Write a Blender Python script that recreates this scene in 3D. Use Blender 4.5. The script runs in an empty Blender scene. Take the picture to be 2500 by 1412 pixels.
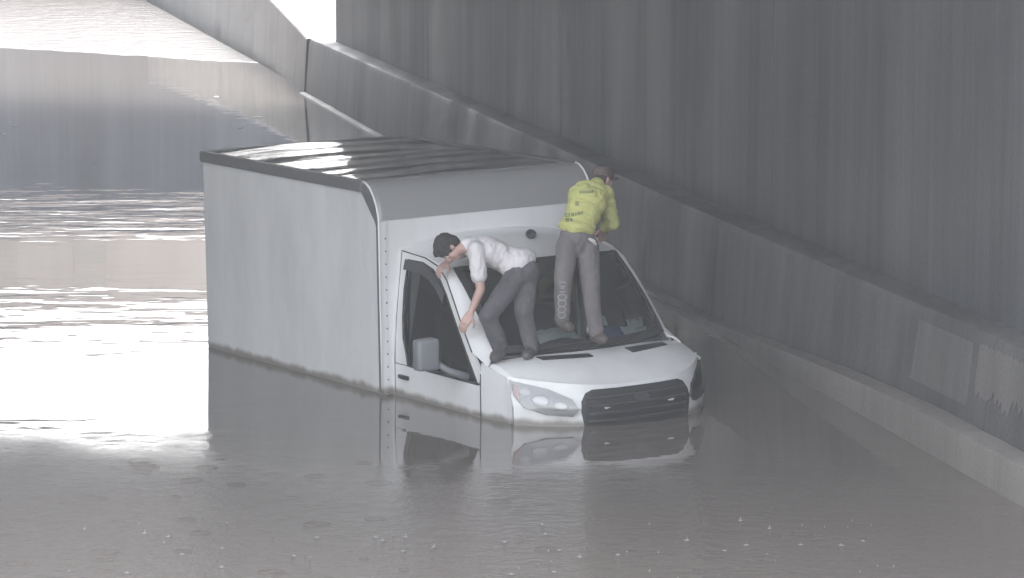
import bpy, bmesh, math, random
from mathutils import Vector, Matrix, Euler, noise

C = bpy.context.scene.collection
SC = bpy.context.scene
R = math.radians
rnd = random.Random(7)

# ------------------------------------------------------------------ camera
cam_d = bpy.data.cameras.new('camera'); cam = bpy.data.objects.new('camera', cam_d); C.objects.link(cam)
cam_d.sensor_width = 36.0; cam_d.lens = 36.0 * 8399.8 / 2500
cam_d.clip_start = 0.5; cam_d.clip_end = 2000
cam.location = (0, 0, 4.981); cam.rotation_euler = (math.pi/2 - 0.13281, 0, 0)
SC.camera = cam

# ------------------------------------------------------------------ sky, sun, exposure
SUN_EL, SUN_AZ = R(55), R(20)          # high, pale sun behind thick rain cloud
w = bpy.data.worlds.new('World'); SC.world = w; w.use_nodes = True
nt = w.node_tree; nt.nodes.clear()
sky = nt.nodes.new('ShaderNodeTexSky'); sky.sky_type = 'NISHITA'; sky.sun_disc = False
sky.sun_elevation = SUN_EL; sky.sun_rotation = SUN_AZ; sky.dust_density = 4.0; sky.air_density = 1.0; sky.ozone_density = 1.0
hs = nt.nodes.new('ShaderNodeHueSaturation'); hs.inputs['Saturation'].default_value = 0.22
bg = nt.nodes.new('ShaderNodeBackground'); bg.inputs['Strength'].default_value = 0.15
wo = nt.nodes.new('ShaderNodeOutputWorld')
nt.links.new(sky.outputs[0], hs.inputs['Color']); nt.links.new(hs.outputs[0], bg.inputs['Color']); nt.links.new(bg.outputs[0], wo.inputs[0])
sun_d = bpy.data.lights.new('sun', 'SUN'); sun = bpy.data.objects.new('sun', sun_d); C.objects.link(sun)
sun_d.energy = 0.6; sun_d.angle = R(25); sun_d.color = (1, .97, .93)
sd = Vector((math.sin(SUN_AZ)*math.cos(SUN_EL), math.cos(SUN_AZ)*math.cos(SUN_EL), math.sin(SUN_EL)))
sun.rotation_euler = sd.to_track_quat('Z', 'Y').to_euler()
SC.view_settings.view_transform = 'Standard'; SC.view_settings.look = 'None'
SC.view_settings.gamma = 1; SC.view_settings.exposure = 2.65; SC.view_settings.use_curve_mapping = False
SC.render.engine = 'CYCLES'
SC.cycles.max_bounces = 8; SC.cycles.transparent_max_bounces = 12; SC.cycles.caustics_reflective = False; SC.cycles.caustics_refractive = False

# ------------------------------------------------------------------ helpers
def tag(o, label=None, cat=None, group=None, kind=None):
    if label: o['label'] = label
    if cat: o['category'] = cat
    if group: o['group'] = group
    if kind: o['kind'] = kind
    return o

def empty(name, loc=(0, 0, 0), parent=None):
    o = bpy.data.objects.new(name, None); C.objects.link(o); o.location = loc
    o.empty_display_size = .2
    if parent: o.parent = parent
    return o

def obj(name, bm, mat, parent=None, smooth=False, angle=None):
    me = bpy.data.meshes.new(name)
    bmesh.ops.recalc_face_normals(bm, faces=bm.faces)
    bm.to_mesh(me); bm.free()
    for m in (mat if isinstance(mat, (list, tuple)) else [mat]): me.materials.append(m)
    if smooth:
        for p in me.polygons: p.use_smooth = True
        if angle: me.set_sharp_from_angle(angle=R(angle))
    o = bpy.data.objects.new(name, me); C.objects.link(o)
    if parent: o.parent = parent
    return o

def raw(name, me, parent=None):
    o = bpy.data.objects.new(name, me); C.objects.link(o)
    if parent: o.parent = parent
    return o

def B(): return bmesh.new()

def box(bm, lo, hi, M=None, bevel=0):
    vs = [bm.verts.new((x, y, z)) for x in (lo[0], hi[0]) for y in (lo[1], hi[1]) for z in (lo[2], hi[2])]
    fs = [bm.faces.new([vs[i] for i in q]) for q in ((0,1,3,2),(4,6,7,5),(0,4,5,1),(2,3,7,6),(0,2,6,4),(1,5,7,3))]
    if bevel:
        es = list({e for f in fs for e in f.edges})
        r = bmesh.ops.bevel(bm, geom=es, offset=bevel, segments=2, affect='EDGES', profile=.6)
        vs = list({v for f in r['faces'] for v in f.verts})
        # all verts of this island
        seen = set(vs); st = list(vs)
        while st:
            v = st.pop()
            for e in v.link_edges:
                o = e.other_vert(v)
                if o not in seen: seen.add(o); st.append(o)
        vs = list(seen)
    if M is not None:
        for v in vs: v.co = M @ v.co
    return vs

def grid(bm, f, nu, nv, flip=False, skip=None):
    V = [[bm.verts.new(f(i/nu, j/nv)) for j in range(nv+1)] for i in range(nu+1)]
    for i in range(nu):
        for j in range(nv):
            if skip and skip((i+.5)/nu, (j+.5)/nv): continue
            bm.faces.new((V[i][j], V[i+1][j], V[i+1][j+1], V[i][j+1]))
    return V

def solid(bm, t):
    """give an open sheet its thickness (inwards or outwards by t)"""
    bmesh.ops.recalc_face_normals(bm, faces=bm.faces)
    bmesh.ops.solidify(bm, geom=bm.faces[:], thickness=t)

def tube(bm, pts, r, n=8, cap=True):
    pts = [Vector(p) for p in pts]
    rs = r if isinstance(r, (list, tuple)) else [r]*len(pts)
    rings = []; up = None
    for i, p in enumerate(pts):
        d = (pts[min(i+1, len(pts)-1)] - pts[max(i-1, 0)]).normalized()
        if up is None: up = Vector((0, 0, 1)) if abs(d.z) < .9 else Vector((1, 0, 0))
        a = d.cross(up).normalized(); b = a.cross(d).normalized(); up = b
        rings.append([bm.verts.new(p + (a*math.cos(2*math.pi*k/n) + b*math.sin(2*math.pi*k/n))*rs[i]) for k in range(n)])
    for A, Bq in zip(rings, rings[1:]):
        for k in range(n): bm.faces.new((A[k], A[(k+1) % n], Bq[(k+1) % n], Bq[k]))
    if cap:
        bm.faces.new(rings[0][::-1]); bm.faces.new(rings[-1])

def prism(bm, poly, f0, f1):
    """poly: list of 2D points; f0/f1 map a point to the two end faces"""
    a = [bm.verts.new(f0(*p)) for p in poly]; b = [bm.verts.new(f1(*p)) for p in poly]
    bm.faces.new(a); bm.faces.new(b[::-1])
    for i in range(len(poly)):
        j = (i+1) % len(poly); bm.faces.new((a[i], b[i], b[j], a[j]))

def lerp(a, b, t): return a + (b-a)*t
def sm(a, b, x):
    t = max(0, min(1, (x-a)/(b-a))); return t*t*(3-2*t)

# ------------------------------------------------------------------ materials
def mat(name, col, rough=.5, metal=0, spec=.5, coat=0):
    m = bpy.data.materials.new(name); m.use_nodes = True
    p = m.node_tree.nodes['Principled BSDF']
    p.inputs['Base Color'].default_value = (*col, 1); p.inputs['Roughness'].default_value = rough
    p.inputs['Metallic'].default_value = metal; p.inputs['Specular IOR Level'].default_value = spec
    p.inputs['Coat Weight'].default_value = coat; p.inputs['Coat Roughness'].default_value = .08
    return m

class N:
    """small node builder"""
    def __init__(s, m): s.t = m.node_tree; s.p = s.t.nodes['Principled BSDF']
    def new(s, k, **kw):
        n = s.t.nodes.new('ShaderNode'+k)
        for a, v in kw.items(): setattr(n, a, v)
        return n
    def link(s, a, b): s.t.links.new(a, b)
    def coord(s, scale=(1, 1, 1), kind='Object', rot=(0, 0, 0)):
        c = s.new('TexCoord'); m = s.new('Mapping'); m.inputs['Scale'].default_value = scale; m.inputs['Rotation'].default_value = rot
        if kind == 'World':
            g = s.new('NewGeometry'); s.link(g.outputs['Position'], m.inputs['Vector'])
        else: s.link(c.outputs[kind], m.inputs['Vector'])
        return m.outputs[0]
    def noise(s, vec, scale, detail=4, rough=.55):
        n = s.new('TexNoise'); n.inputs['Scale'].default_value = scale; n.inputs['Detail'].default_value = detail; n.inputs['Roughness'].default_value = rough
        s.link(vec, n.inputs['Vector']); return n.outputs['Fac']
    def ramp(s, fac, stops):
        r = s.new('ValToRGB'); e = r.color_ramp.elements
        while len(e) < len(stops): e.new(.5)
        for q, (pos, c) in zip(e, stops): q.position = pos; q.color = (*c, 1) if isinstance(c, tuple) else (c, c, c, 1)
        s.link(fac, r.inputs[0]); return r.outputs[0]
    def rng(s, v, a, b, c=0, d=1):
        m = s.new('MapRange', interpolation_type='SMOOTHSTEP')
        for i, q in enumerate((a, b, c, d)): m.inputs[i+1].default_value = q
        s.link(v, m.inputs[0]); return m.outputs[0]
    def math(s, op, a, b=None):
        m = s.new('Math', operation=op)
        for i, q in enumerate((a, b)):
            if q is None: continue
            if isinstance(q, (int, float)): m.inputs[i].default_value = q
            else: s.link(q, m.inputs[i])
        return m.outputs[0]
    def mix(s, f, a, b, mode='MIX'):
        m = s.new('Mix', data_type='RGBA', blend_type=mode)
        if isinstance(f, (int, float)): m.inputs[0].default_value = f
        else: s.link(f, m.inputs[0])
        for i, q in ((6, a), (7, b)):
            if isinstance(q, tuple): m.inputs[i].default_value = (*q, 1)
            else: s.link(q, m.inputs[i])
        return m.outputs[2]
    def bump(s, h, strength, dist):
        b = s.new('Bump'); b.inputs['Strength'].default_value = strength; b.inputs['Distance'].default_value = dist
        s.link(h, b.inputs['Height']); s.link(b.outputs[0], s.p.inputs['Normal']); return b

def concrete(name, c0, c1, streak=.5, rough=.6, wet=0.0):
    m = mat(name, c0, rough); n = N(m)
    big = n.noise(n.coord(kind='World'), .35, 5)
    col = n.ramp(big, [(.3, c0), (.7, c1)])
    st = n.noise(n.coord((1.6, .55, .09), 'World'), 1.0, 6, .65)
    stc = n.ramp(st, [(.28, 1-streak), (.5, 1.0), (.7, 1+streak*.6)])
    st2 = n.noise(n.coord((9, 4, .22), 'World'), 1.0, 4, .6)
    st2c = n.ramp(st2, [(.3, 1-streak*.35), (.65, 1+streak*.25)])
    bd = n.noise(n.coord((.5, .22, .03), 'World'), 1.0, 3, .5); col = n.mix(1.0, col, n.ramp(bd, [(.3, 1-streak*.7), (.55, 1.0), (.72, 1+streak*.5)]), 'MULTIPLY')
    col = n.mix(1.0, col, stc, 'MULTIPLY'); col = n.mix(1.0, col, st2c, 'MULTIPLY')
    fine = n.noise(n.coord(kind='World'), 30, 4)
    col = n.mix(.25, col, n.ramp(fine, [(.3, .5), (.7, 1.2)]), 'MULTIPLY')
    n.link(col, n.p.inputs['Base Color'])
    r = n.ramp(st, [(.3, rough-.25), (.7, rough+.1)]); n.link(r, n.p.inputs['Roughness'])
    mixh = n.math('ADD', fine, n.math('MULTIPLY', big, 2.0))
    n.bump(mixh, .25, .02)
    return m

M = {}
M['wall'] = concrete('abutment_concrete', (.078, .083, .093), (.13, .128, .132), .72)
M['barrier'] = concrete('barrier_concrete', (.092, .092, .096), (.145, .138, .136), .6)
M['patch'] = concrete('render_patch', (.15, .143, .14), (.20, .187, .18), .45)
M['foot'] = concrete('barrier_foot', (.20, .185, .172), (.27, .25, .232), .3)
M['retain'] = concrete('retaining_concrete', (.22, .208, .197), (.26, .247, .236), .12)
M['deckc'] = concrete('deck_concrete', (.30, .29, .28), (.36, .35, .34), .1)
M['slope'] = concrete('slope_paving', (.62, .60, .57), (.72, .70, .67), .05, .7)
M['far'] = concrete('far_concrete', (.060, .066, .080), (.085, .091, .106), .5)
M['tan'] = concrete('tan_brick', (.52, .44, .385), (.60, .52, .46), .05)
M['panew'] = mat('window_pane', (.46, .41, .36), .6)
M['road'] = mat('road', (.05, .05, .05), .8)
M['ground'] = concrete('ground', (.10, .11, .08), (.16, .15, .12), .05)
M['white'] = mat('white_paint', (.80, .80, .80), .28, coat=.3)
n = N(M['white'])
d1 = n.noise(n.coord((1, 1, .35)), 2.2, 6, .65)
n.link(n.ramp(d1, [(.25, (.70, .695, .685)), (.55, (.80, .80, .80))]), n.p.inputs['Base Color'])
M['boxside'] = mat('box_panel', (.74, .74, .74), .38); n = N(M['boxside'])
d1 = n.noise(n.coord((1.4, 1.4, .5)), 1.3, 6, .6); d2 = n.noise(n.coord((6, 6, .3)), 1.0, 4)
c_ = n.mix(1, n.ramp(d1, [(.25, (.63, .63, .63)), (.6, (.77, .77, .765))]), n.ramp(d2, [(.3, .965), (.7, 1.0)]), 'MULTIPLY')
n.link(c_, n.p.inputs['Base Color']); n.bump(d1, .05, .01)
def tide(mm, prev=None):
    n = N(mm); g = n.new('NewGeometry'); sp = n.new('SeparateXYZ'); n.link(g.outputs['Position'], sp.inputs[0])
    nz = n.noise(n.coord((1, 1, .4), 'World'), 5, 5); zz = n.math('SUBTRACT', sp.outputs['Z'], n.math('MULTIPLY', nz, .10))
    src = n.p.inputs['Base Color'].links[0].from_socket
    n.link(n.mix(n.rng(zz, .035, -.03), src, (.27, .25, .225), 'MIX'), n.p.inputs['Base Color'])
tide(M['white']); tide(M['boxside'])
M['alu'] = mat('dull_aluminium', (.30, .30, .305), .42, .6)
M['cap'] = mat('front_cap_grey', (.36, .36, .36), .3, .2)
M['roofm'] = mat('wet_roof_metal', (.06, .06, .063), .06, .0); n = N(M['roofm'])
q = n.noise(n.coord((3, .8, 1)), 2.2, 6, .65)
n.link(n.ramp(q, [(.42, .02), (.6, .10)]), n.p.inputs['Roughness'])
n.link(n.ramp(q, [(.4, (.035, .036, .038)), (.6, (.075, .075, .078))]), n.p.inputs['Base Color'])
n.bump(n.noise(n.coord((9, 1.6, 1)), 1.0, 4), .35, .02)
M['black'] = mat('black_plastic', (.022, .023, .025), .4)
M['rubber'] = mat('black_rubber', (.018, .018, .02), .55)
M['trim'] = mat('dark_trim', (.045, .047, .05), .5)
M['mirrorc'] = mat('grey_housing', (.20, .207, .22), .45)
M['inner'] = mat('cab_inner', (.075, .078, .085), .8)
M['seat'] = mat('seat_cloth', (.06, .062, .07), .9)
M['rivet'] = mat('rivet_steel', (.10, .10, .105), .4, .6)
M['lens'] = mat('lamp_lens', (.55, .57, .6), .08, .0)
M['lampr'] = mat('lamp_reflector', (.38, .385, .40), .22, .6)
M['lampd'] = mat('lamp_surround', (.13, .135, .145), .2, .3)
M['amber'] = mat('amber_lens', (.35, .09, .05), .15)
def glass(name, tint, fres_min=.06):
    m = bpy.data.materials.new(name); m.use_nodes = True; t = m.node_tree; t.nodes.clear()
    tr = t.nodes.new('ShaderNodeBsdfTransparent'); tr.inputs[0].default_value = (*tint, 1)
    gl = t.nodes.new('ShaderNodeBsdfGlossy'); gl.inputs['Roughness'].default_value = .02
    lw = t.nodes.new('ShaderNodeFresnel'); lw.inputs[0].default_value = 1.5
    ad = t.nodes.new('ShaderNodeMath'); ad.operation = 'ADD'; ad.inputs[1].default_value = fres_min; ad.use_clamp = True
    mx = t.nodes.new('ShaderNodeMixShader'); o = t.nodes.new('ShaderNodeOutputMaterial')
    t.links.new(lw.outputs[0], ad.inputs[0]); t.links.new(ad.outputs[0], mx.inputs[0])
    t.links.new(tr.outputs[0], mx.inputs[1]); t.links.new(gl.outputs[0], mx.inputs[2]); t.links.new(mx.outputs[0], o.inputs[0])
    return m
M['wglass'] = glass('windscreen_glass', (.66, .72, .70), .03)
M['dglass'] = glass('door_glass', (.30, .32, .33), .04)
M['lglass'] = glass('lamp_glass', (.9, .9, .9), .05)

def cloth(name, c0, c1, scale=6, rough=.85, bump=.3):
    m = mat(name, c0, rough); n = N(m)
    a = n.noise(n.coord(), scale, 5, .6); n.link(n.ramp(a, [(.3, c0), (.7, c1)]), n.p.inputs['Base Color'])
    b = n.noise(n.coord(), scale*2.5, 4); n.bump(b, bump, .02); return m
M['skin'] = cloth('skin', (.46, .295, .25), (.54, .355, .305), 8, .5, .05)
M['skin2'] = cloth('skin_tan', (.38, .23, .19), (.45, .28, .23), 8, .5, .05)
M['hair'] = cloth('dark_hair', (.012, .011, .011), (.03, .028, .027), 40, .6, .6)
M['tee'] = cloth('white_cotton', (.64, .61, .62), (.74, .71, .72), 5, .85, .35)
M['jean'] = cloth('charcoal_trousers', (.07, .068, .075), (.13, .125, .135), 5, .9, .4)
M['cargo'] = cloth('taupe_trousers', (.125, .113, .116), (.185, .167, .172), 5, .9, .4)
M['shoe'] = cloth('dark_shoes', (.05, .048, .05), (.12, .11, .11), 20, .7, .3)
M['shoe2'] = cloth('brown_shoes', (.07, .055, .05), (.13, .105, .095), 20, .7, .3)
M['cap_h'] = cloth('brown_cap', (.06, .038, .034), (.13, .10, .09), 9, .85, .3)
M['hem'] = cloth('pale_undershirt', (.62, .62, .58), (.7, .7, .66), 9, .9)
M['band'] = mat('pale_print', (.36, .35, .355), .8)
M['paper'] = mat('paper', (.66, .70, .70), .8)
M['bluec'] = mat('blue_card', (.04, .12, .33), .6)
M['pale'] = cloth('pale_cloth', (.45, .48, .42), (.62, .64, .58), 20, .9, .6)
M['jacket'] = cloth('dark_bundle', (.015, .018, .022), (.03, .035, .04), 8, .9, .5)
# hi-vis shirt with faded, unreadable print on the back (object space)
M['hiviz'] = cloth('hi_viz_yellow', (.47, .48, .165), (.56, .565, .21), 5, .85, .35)

# water
def water_mat():
    m = mat('flood_water', (.155, .138, .124), .03); n = N(m); n.p.inputs['IOR'].default_value = 1.333
    g = n.new('NewGeometry'); sx = n.new('SeparateXYZ'); n.link(g.outputs['Position'], sx.inputs[0])
    y = n.math('ADD', sx.outputs['Y'], n.math('MULTIPLY', sx.outputs['X'], .78))
    wob = n.noise(n.coord(kind='World'), .5, 4); wob = n.math('MULTIPLY', n.math('SUBTRACT', wob, .5), 3.0)
    y = n.math('ADD', y, wob)
    yy = n.math('ADD', sx.outputs['Y'], wob)
    left = n.rng(sx.outputs['X'], -1.0, -2.8)
    near = n.math('MULTIPLY', n.rng(n.math('ADD', yy, n.math('MULTIPLY', left, -1.2)), 27.4, 23.9), n.math('ADD', .35, n.math('MULTIPLY', left, .65))); far = n.rng(y, 69.8, 70.8)
    rough_m = n.math('MAXIMUM', near, far)
    mid = n.math('MULTIPLY', n.rng(yy, 40.5, 43.5), n.rng(yy, 49.5, 46))
    swell = n.noise(n.coord((.45, 1.0, 1), 'World'), 1.5, 3, .5)
    rip = n.noise(n.coord((.35, 1.2, 1), 'World'), 3.2, 3, .5)
    rain = n.noise(n.coord((1, 1, 1), 'World'), 7.0, 5, .65)
    h = n.math('ADD', n.math('MULTIPLY', swell, n.math('ADD', .0022, n.math('MULTIPLY', mid, .017))), n.math('MULTIPLY', rip, n.math('ADD', .0003, n.math('MULTIPLY', mid, .004))))
    chop = n.noise(n.coord((.8, 1, 1), 'World'), 1.6, 4, .6)
    h = n.math('ADD', h, n.math('MULTIPLY', chop, n.math('MULTIPLY', far, .22)))
    h = n.math('ADD', h, n.math('MULTIPLY', rain, n.math('MULTIPLY', rough_m, .05)))
    band = n.math('MULTIPLY', n.rng(yy, 31.5, 34.0), n.rng(yy, 39, 35.5))
    h = n.math('ADD', h, n.math('MULTIPLY', swell, n.math('MULTIPLY', band, .016)))
    h = n.math('ADD', h, n.math('MULTIPLY', chop, n.math('MULTIPLY', near, .035)))
    b = n.bump(h, 1.0, 1.0)
    n.link(n.math('ADD', .02, n.math('MULTIPLY', rough_m, .12)), n.p.inputs['Roughness'])
    return m
M['water'] = water_mat()

# ------------------------------------------------------------------ setting
def wx(y, off=0.0): return 3.79 + off - .195*(y - 25.05)      # waterline of the barrier on the right
KX = Vector((-.195, 1, 0)).normalized()

bm = B(); grid(bm, lambda u, v: (lerp(-700, 700, u), lerp(-300, 1100, v), -1.4), 4, 4)
tag(obj('ground', bm, M['ground']), kind='structure')
bm = B(); grid(bm, lambda u, v: (lerp(-25.0, 1.2, u) + wx(lerp(-5, 175, v)), lerp(-5, 175, v), -1.15), 4, 24)
tag(obj('road', bm, M['road']), kind='structure')
bm = B(); grid(bm, lambda u, v: (lerp(-30.0, .30, u) + wx(lerp(-12, 180, v)), lerp(-12, 180, v), 0), 8, 48)
tag(obj('water', bm, M['water']), kind='structure')

# barrier along the right side: parts are its cast lengths
def foot_h(y): return .03 + .27*sm(36.5, 27.5, y) 
def lw_(y): return .10 + .08*sm(36, 26, y)
def prof_foot(y):
    f = foot_h(y); lw = lw_(y)
    return [(-.03, -1.3), (0, -.05), (.005, f-.03), (.012, f-.008), (.03, f), (lw+.02, f+.012), (lw+.05, f-.02), (lw+.05, -1.3)]
def prof_body(y):
    f = foot_h(y); lw = lw_(y)
    return [(lw+.06, -1.3), (lw+.03, f-.01), (lw+.035, f+.06), (lw+.10, .97), (lw+.13, 1.04), (lw+.16, 1.055), (.62, 1.06), (.62, -1.3)]
bar = empty('concrete_barrier', (wx(44.8), 44.8, 0))
tag(bar, 'long low concrete barrier with a stained foot at the water along the dark wall', 'barrier')
joints = [14.0, 20.2, 26.6, 32.9, 39.2, 45.5, 51.8, 58.1, 65.24]
def wob(y, o, z): return .010*noise.noise(Vector((y*1.7, z*3, o*4)))*(1 if z > 0 else 0)
for nm, pf, mm, gap in (('barrier_segment', prof_body, M['barrier'], .003), ('barrier_foot', prof_foot, M['foot'], .005)):
    for a, b in zip(joints, joints[1:]):
        bm = B(); ys_ = [lerp(a+gap, b-gap, i/14) for i in range(15)]; rings = []
        for y in ys_: rings.append([bm.verts.new((wx(y, o)-bar.location.x, y-44.8, z + wob(y, o, z))) for o, z in pf(y)])
        for A, D in zip(rings, rings[1:]):
            for k in range(len(A)-1): bm.faces.new((A[k], A[k+1], D[k+1], D[k]))
        bm.faces.new(rings[0][::-1]); bm.faces.new(rings[-1])
        obj(nm, bm, mm, bar, True, 28)
# a skim coat patch, proud of the barrier face, and the flaking coat nearer the camera
def face_pt(y, z, out):
    f = foot_h(y); lw = lw_(y)
    o = lerp(lw+.035, lw+.10, (z-f-.06)/(.91-f)); return Vector((wx(y, o-out)-bar.location.x, y-44.8, z))
def skim(poly, out, m, nm='render_patch', label=None):
    bm = B(); prism(bm, poly, lambda y, z: face_pt(y, z, out), lambda y, z: face_pt(y, z, -.02)); o = obj(nm, bm, m, bar)
    if label: o['label'] = label
skim([(28.45, .455), (28.52, .43), (27.05, .43), (27.05, .93), (28.4, .93)], .004, M['patch'], label='smooth paler patch on the barrier face')
def ragged(y0, y1, z0, z1, seed, n=16):
    r = random.Random(seed); p = [(lerp(y0, y1, i/n), z1 + r.uniform(-.02, .02)) for i in range(n+1)]
    p += [(lerp(y1, y0, i/n), z0 + .12*noise.noise(Vector((i*.21, seed, 0))) + r.uniform(0, .11)*(1 if i % 3 else .3)) for i in range(n+1)]
    return p
skim(ragged(26.9, 25.2, .52, .95, 3, 46), .007, M['patch'], 'flaking_coat')
skim(ragged(25.15, 22.0, .50, .95, 5, 60), .007, M['patch'], 'flaking_coat')

# abutment wall standing behind the barrier, and an unseen one added across the road to darken it
def long_wall(name, label, ya, yb, oa, ob, z0, z1, m, cat='wall', panels=9.2, n=None):
    yc = (ya+yb)/2; t = empty(name, (wx(yc, oa), yc, z0)); tag(t, label, cat)
    k = max(1, round((yb-ya)/panels))
    bm = B(); prism(bm, [(ya+.1, oa+.05), (yb-.1, oa+.05), (yb-.1, ob-.05), (ya+.1, ob-.05)], lambda y, o: (wx(y, o)-t.location.x, y-yc, .02), lambda y, o: (wx(y, o)-t.location.x, y-yc, z1-z0-.05)); obj('wall_core', bm, m, t)
    for i in range(k):
        a = lerp(ya, yb, i/k)+.004; b = lerp(ya, yb, (i+1)/k)-.004
        bm = B(); poly = [(a, oa), (b, oa), (b, ob), (a, ob)]
        prism(bm, poly, lambda y, o: (wx(y, o)-t.location.x, y-yc, 0), lambda y, o: (wx(y, o)-t.location.x, y-yc, z1-z0))
        bmesh.ops.bevel(bm, geom=[e for e in bm.edges], offset=.006, segments=1, affect='EDGES')
        obj('wall_panel', bm, m, t)
    return t
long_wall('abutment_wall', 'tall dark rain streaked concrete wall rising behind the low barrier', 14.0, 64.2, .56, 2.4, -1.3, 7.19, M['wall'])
long_wall('abutment_wall', 'unseen concrete wall closing the far side of the flooded road, left of the picture', 20.6, 73.5, -20.6, -19.05, -1.3, 7.19, M['wall'])

# deck of the bridge
dk = empty('bridge_deck', (-8, 43, 7.2)); tag(dk, 'wide concrete bridge deck spanning overhead above the flooded road', 'bridge')
bm = B(); prism(bm, [(26.0, -19), (78.5, -19), (64.5, 4), (24.6, 4)], lambda y, o: (wx(y, o)+8, y-43, 0), lambda y, o: (wx(y, o)+8, y-43, 1.3)); obj('deck_slab', bm, M['deckc'], dk)
# retaining wall outside the bridge, climbing with the road
rt = empty('retaining_wall', (-4.0, 65.3, 0)); tag(rt, 'pale daylit retaining wall curving away beyond the end of the barrier', 'wall')
def rx(y): return -4.05 - .150*(y-65.24) - .0006*(y-65.24)**2
def rtop(y): return 1.05 + .042*(y-65.24)
ry = [65.27, 67.3, 71.5, 77.0, 83.5, 91, 99, 107, 116, 126, 138, 150]
for a, b in zip(ry, ry[1:]):
    bm = B(); rings = []
    for i in range(5):
        y = lerp(a+.015, b-.015, i/4); rings.append([bm.verts.new((rx(y)+o+4.0, y-65.3, z)) for o, z in ((.08, -1.3), (.10, 0), (.165, rtop(y)-.03), (.19, rtop(y)), (.45, rtop(y)), (.48, rtop(y)-.03), (.48, -1.3))])
    for A, D in zip(rings, rings[1:]):
        for k in range(6): bm.faces.new((A[k], A[k+1], D[k+1], D[k]))
    bm.faces.new(rings[0][::-1]); bm.faces.new(rings[-1]); obj('wall_panel', bm, M['retain'], rt)
# paved slope behind it
bm = B()
def slope(u, v):
    y = lerp(64.7, 170, v); z = rtop(y)-.04; d = u*30
    return (rx(y)+.5+d, y, z + (0 if d < .3 else (d-.3)*.32) + .0*v)
grid(bm, slope, 12, 40)
tag(obj('pavement', bm, M['slope'], None, True), kind='structure')

# far side: overpass added out of view for its dark reflection in the water
fo = empty('added_far_overpass', (-30, 112, 0)); tag(fo, 'unseen concrete overpass added beyond the bridge to darken the calm water', 'bridge')
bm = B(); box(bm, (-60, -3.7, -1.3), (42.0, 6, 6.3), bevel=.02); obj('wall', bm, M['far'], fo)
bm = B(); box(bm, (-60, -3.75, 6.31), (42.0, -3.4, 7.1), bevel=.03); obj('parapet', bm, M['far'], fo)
# apartment block added out of view so its mirror image tints the water
ap = empty('added_apartment_block', (-43, 138, 0)); tag(ap, 'unseen pale tan apartment block added beyond the far overpass to tint the rippled water', 'building')
bm = B(); box(bm, (-30, 0, -1.3), (32.5, 12, 14.2), bevel=.05); wl = obj('wall', bm, M['tan'], ap)
bm = B(); box(bm, (-30.2, -.25, 14.21), (32.7, 12.2, 14.75), bevel=.04); obj('parapet', bm, M['tan'], ap)
wf = wg = None
for fl in range(3):
    for k in range(16):
        x = -28 + k*3.6; z = 5.0 + fl*3.0
        if wf is None:
            bm = B(); box(bm, (-.7, -.06, 0), (.7, .02, 1.5), bevel=.02); fr = obj('window', bm, M['tan'], ap); wf = fr.data
            bm = B(); box(bm, (-.6, -.075, .1), (.6, -.065, 1.4)); pn = obj('pane', bm, M['panew'], fr); wg = pn.data
        else: fr = raw('window', wf, ap); pn = raw('pane', wg, fr)
        fr.location = (x, 0, z)

# ------------------------------------------------------------------ the box truck (truck axes: x forward, y to its left, z up)
TR = empty('box_truck', (1.1233, 28.7455, -.7856))
TR.rotation_euler = (0.0231, 0.0081, -1.0025)
tag(TR, 'white box truck sunk to its headlights in flood water beside the concrete wall', 'truck')

XF, XR, WB, ZT = -2.443, -5.80, 1.132, 2.676
# --- cargo box
bm = B(); side = [(XR, .55), (XF, .55), (XF, 2.30), (-2.735, 2.585), (XR, 2.585)]
prism(bm, side, lambda x, z: (x, -WB+.02, z), lambda x, z: (x, -WB+.05, z)); body = obj('side_panel', bm, M['boxside'], TR)
bm = B(); prism(bm, side, lambda x, z: (x, WB-.05, z), lambda x, z: (x, WB-.02, z)); obj('side_panel', bm, M['boxside'], TR)
bm = B(); box(bm, (XR, -WB+.05, .55), (XR+.03, WB-.05, 2.585)); obj('rear_panel', bm, M['boxside'], TR)
bm = B(); box(bm, (XF-.02, -WB+.05, .55), (XF+.003, WB-.05, 2.36)); front = obj('front_panel', bm, M['white'], TR)
bm = B(); box(bm, (XR+.03, -WB+.06, .56), (XF-.03, WB-.06, .66)); obj('box_floor', bm, M['alu'], TR)
# roof sheet with bows standing through and water lying between them
bm = B()
def roofp(u, v):
    x = lerp(XR+.03, XF-.275, u); y = lerp(-WB+.03, WB-.03, v)
    z = ZT - .012 + .016*(1-(2*v-1)**2)
    z += .0025*math.cos(2*math.pi*(x-XR)/.46 + 1.2*noise.noise(Vector((x*.7, y*.6, 1)))) + .012*noise.noise(Vector((x*1.9, y*.9, 3))) + .004*noise.noise(Vector((x*4.5, y*2.0, 9)))
    return (x, y, z)
grid(bm, roofp, 110, 44); obj('roof_panel', bm, M['roofm'], TR, True)
for s in (-1, 1):                                    # top rails
    bm = B(); prism(bm, [(XR-.012, 2.578), (-2.725, 2.578), (-2.70, ZT+.004), (XR-.012, ZT+.004)], lambda x, z: (x, s*(WB-.055), z), lambda x, z: (x, s*(WB+.012), z))
    bmesh.ops.bevel(bm, geom=bm.edges[:], offset=.008, segments=2, affect='EDGES'); obj('top_rail', bm, M['alu'], TR)
bm = B(); box(bm, (XR-.02, -WB+.056, 2.575), (XR+.04, WB-.056, ZT+.006), bevel=.008); obj('rear_rail', bm, M['alu'], TR)
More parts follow.
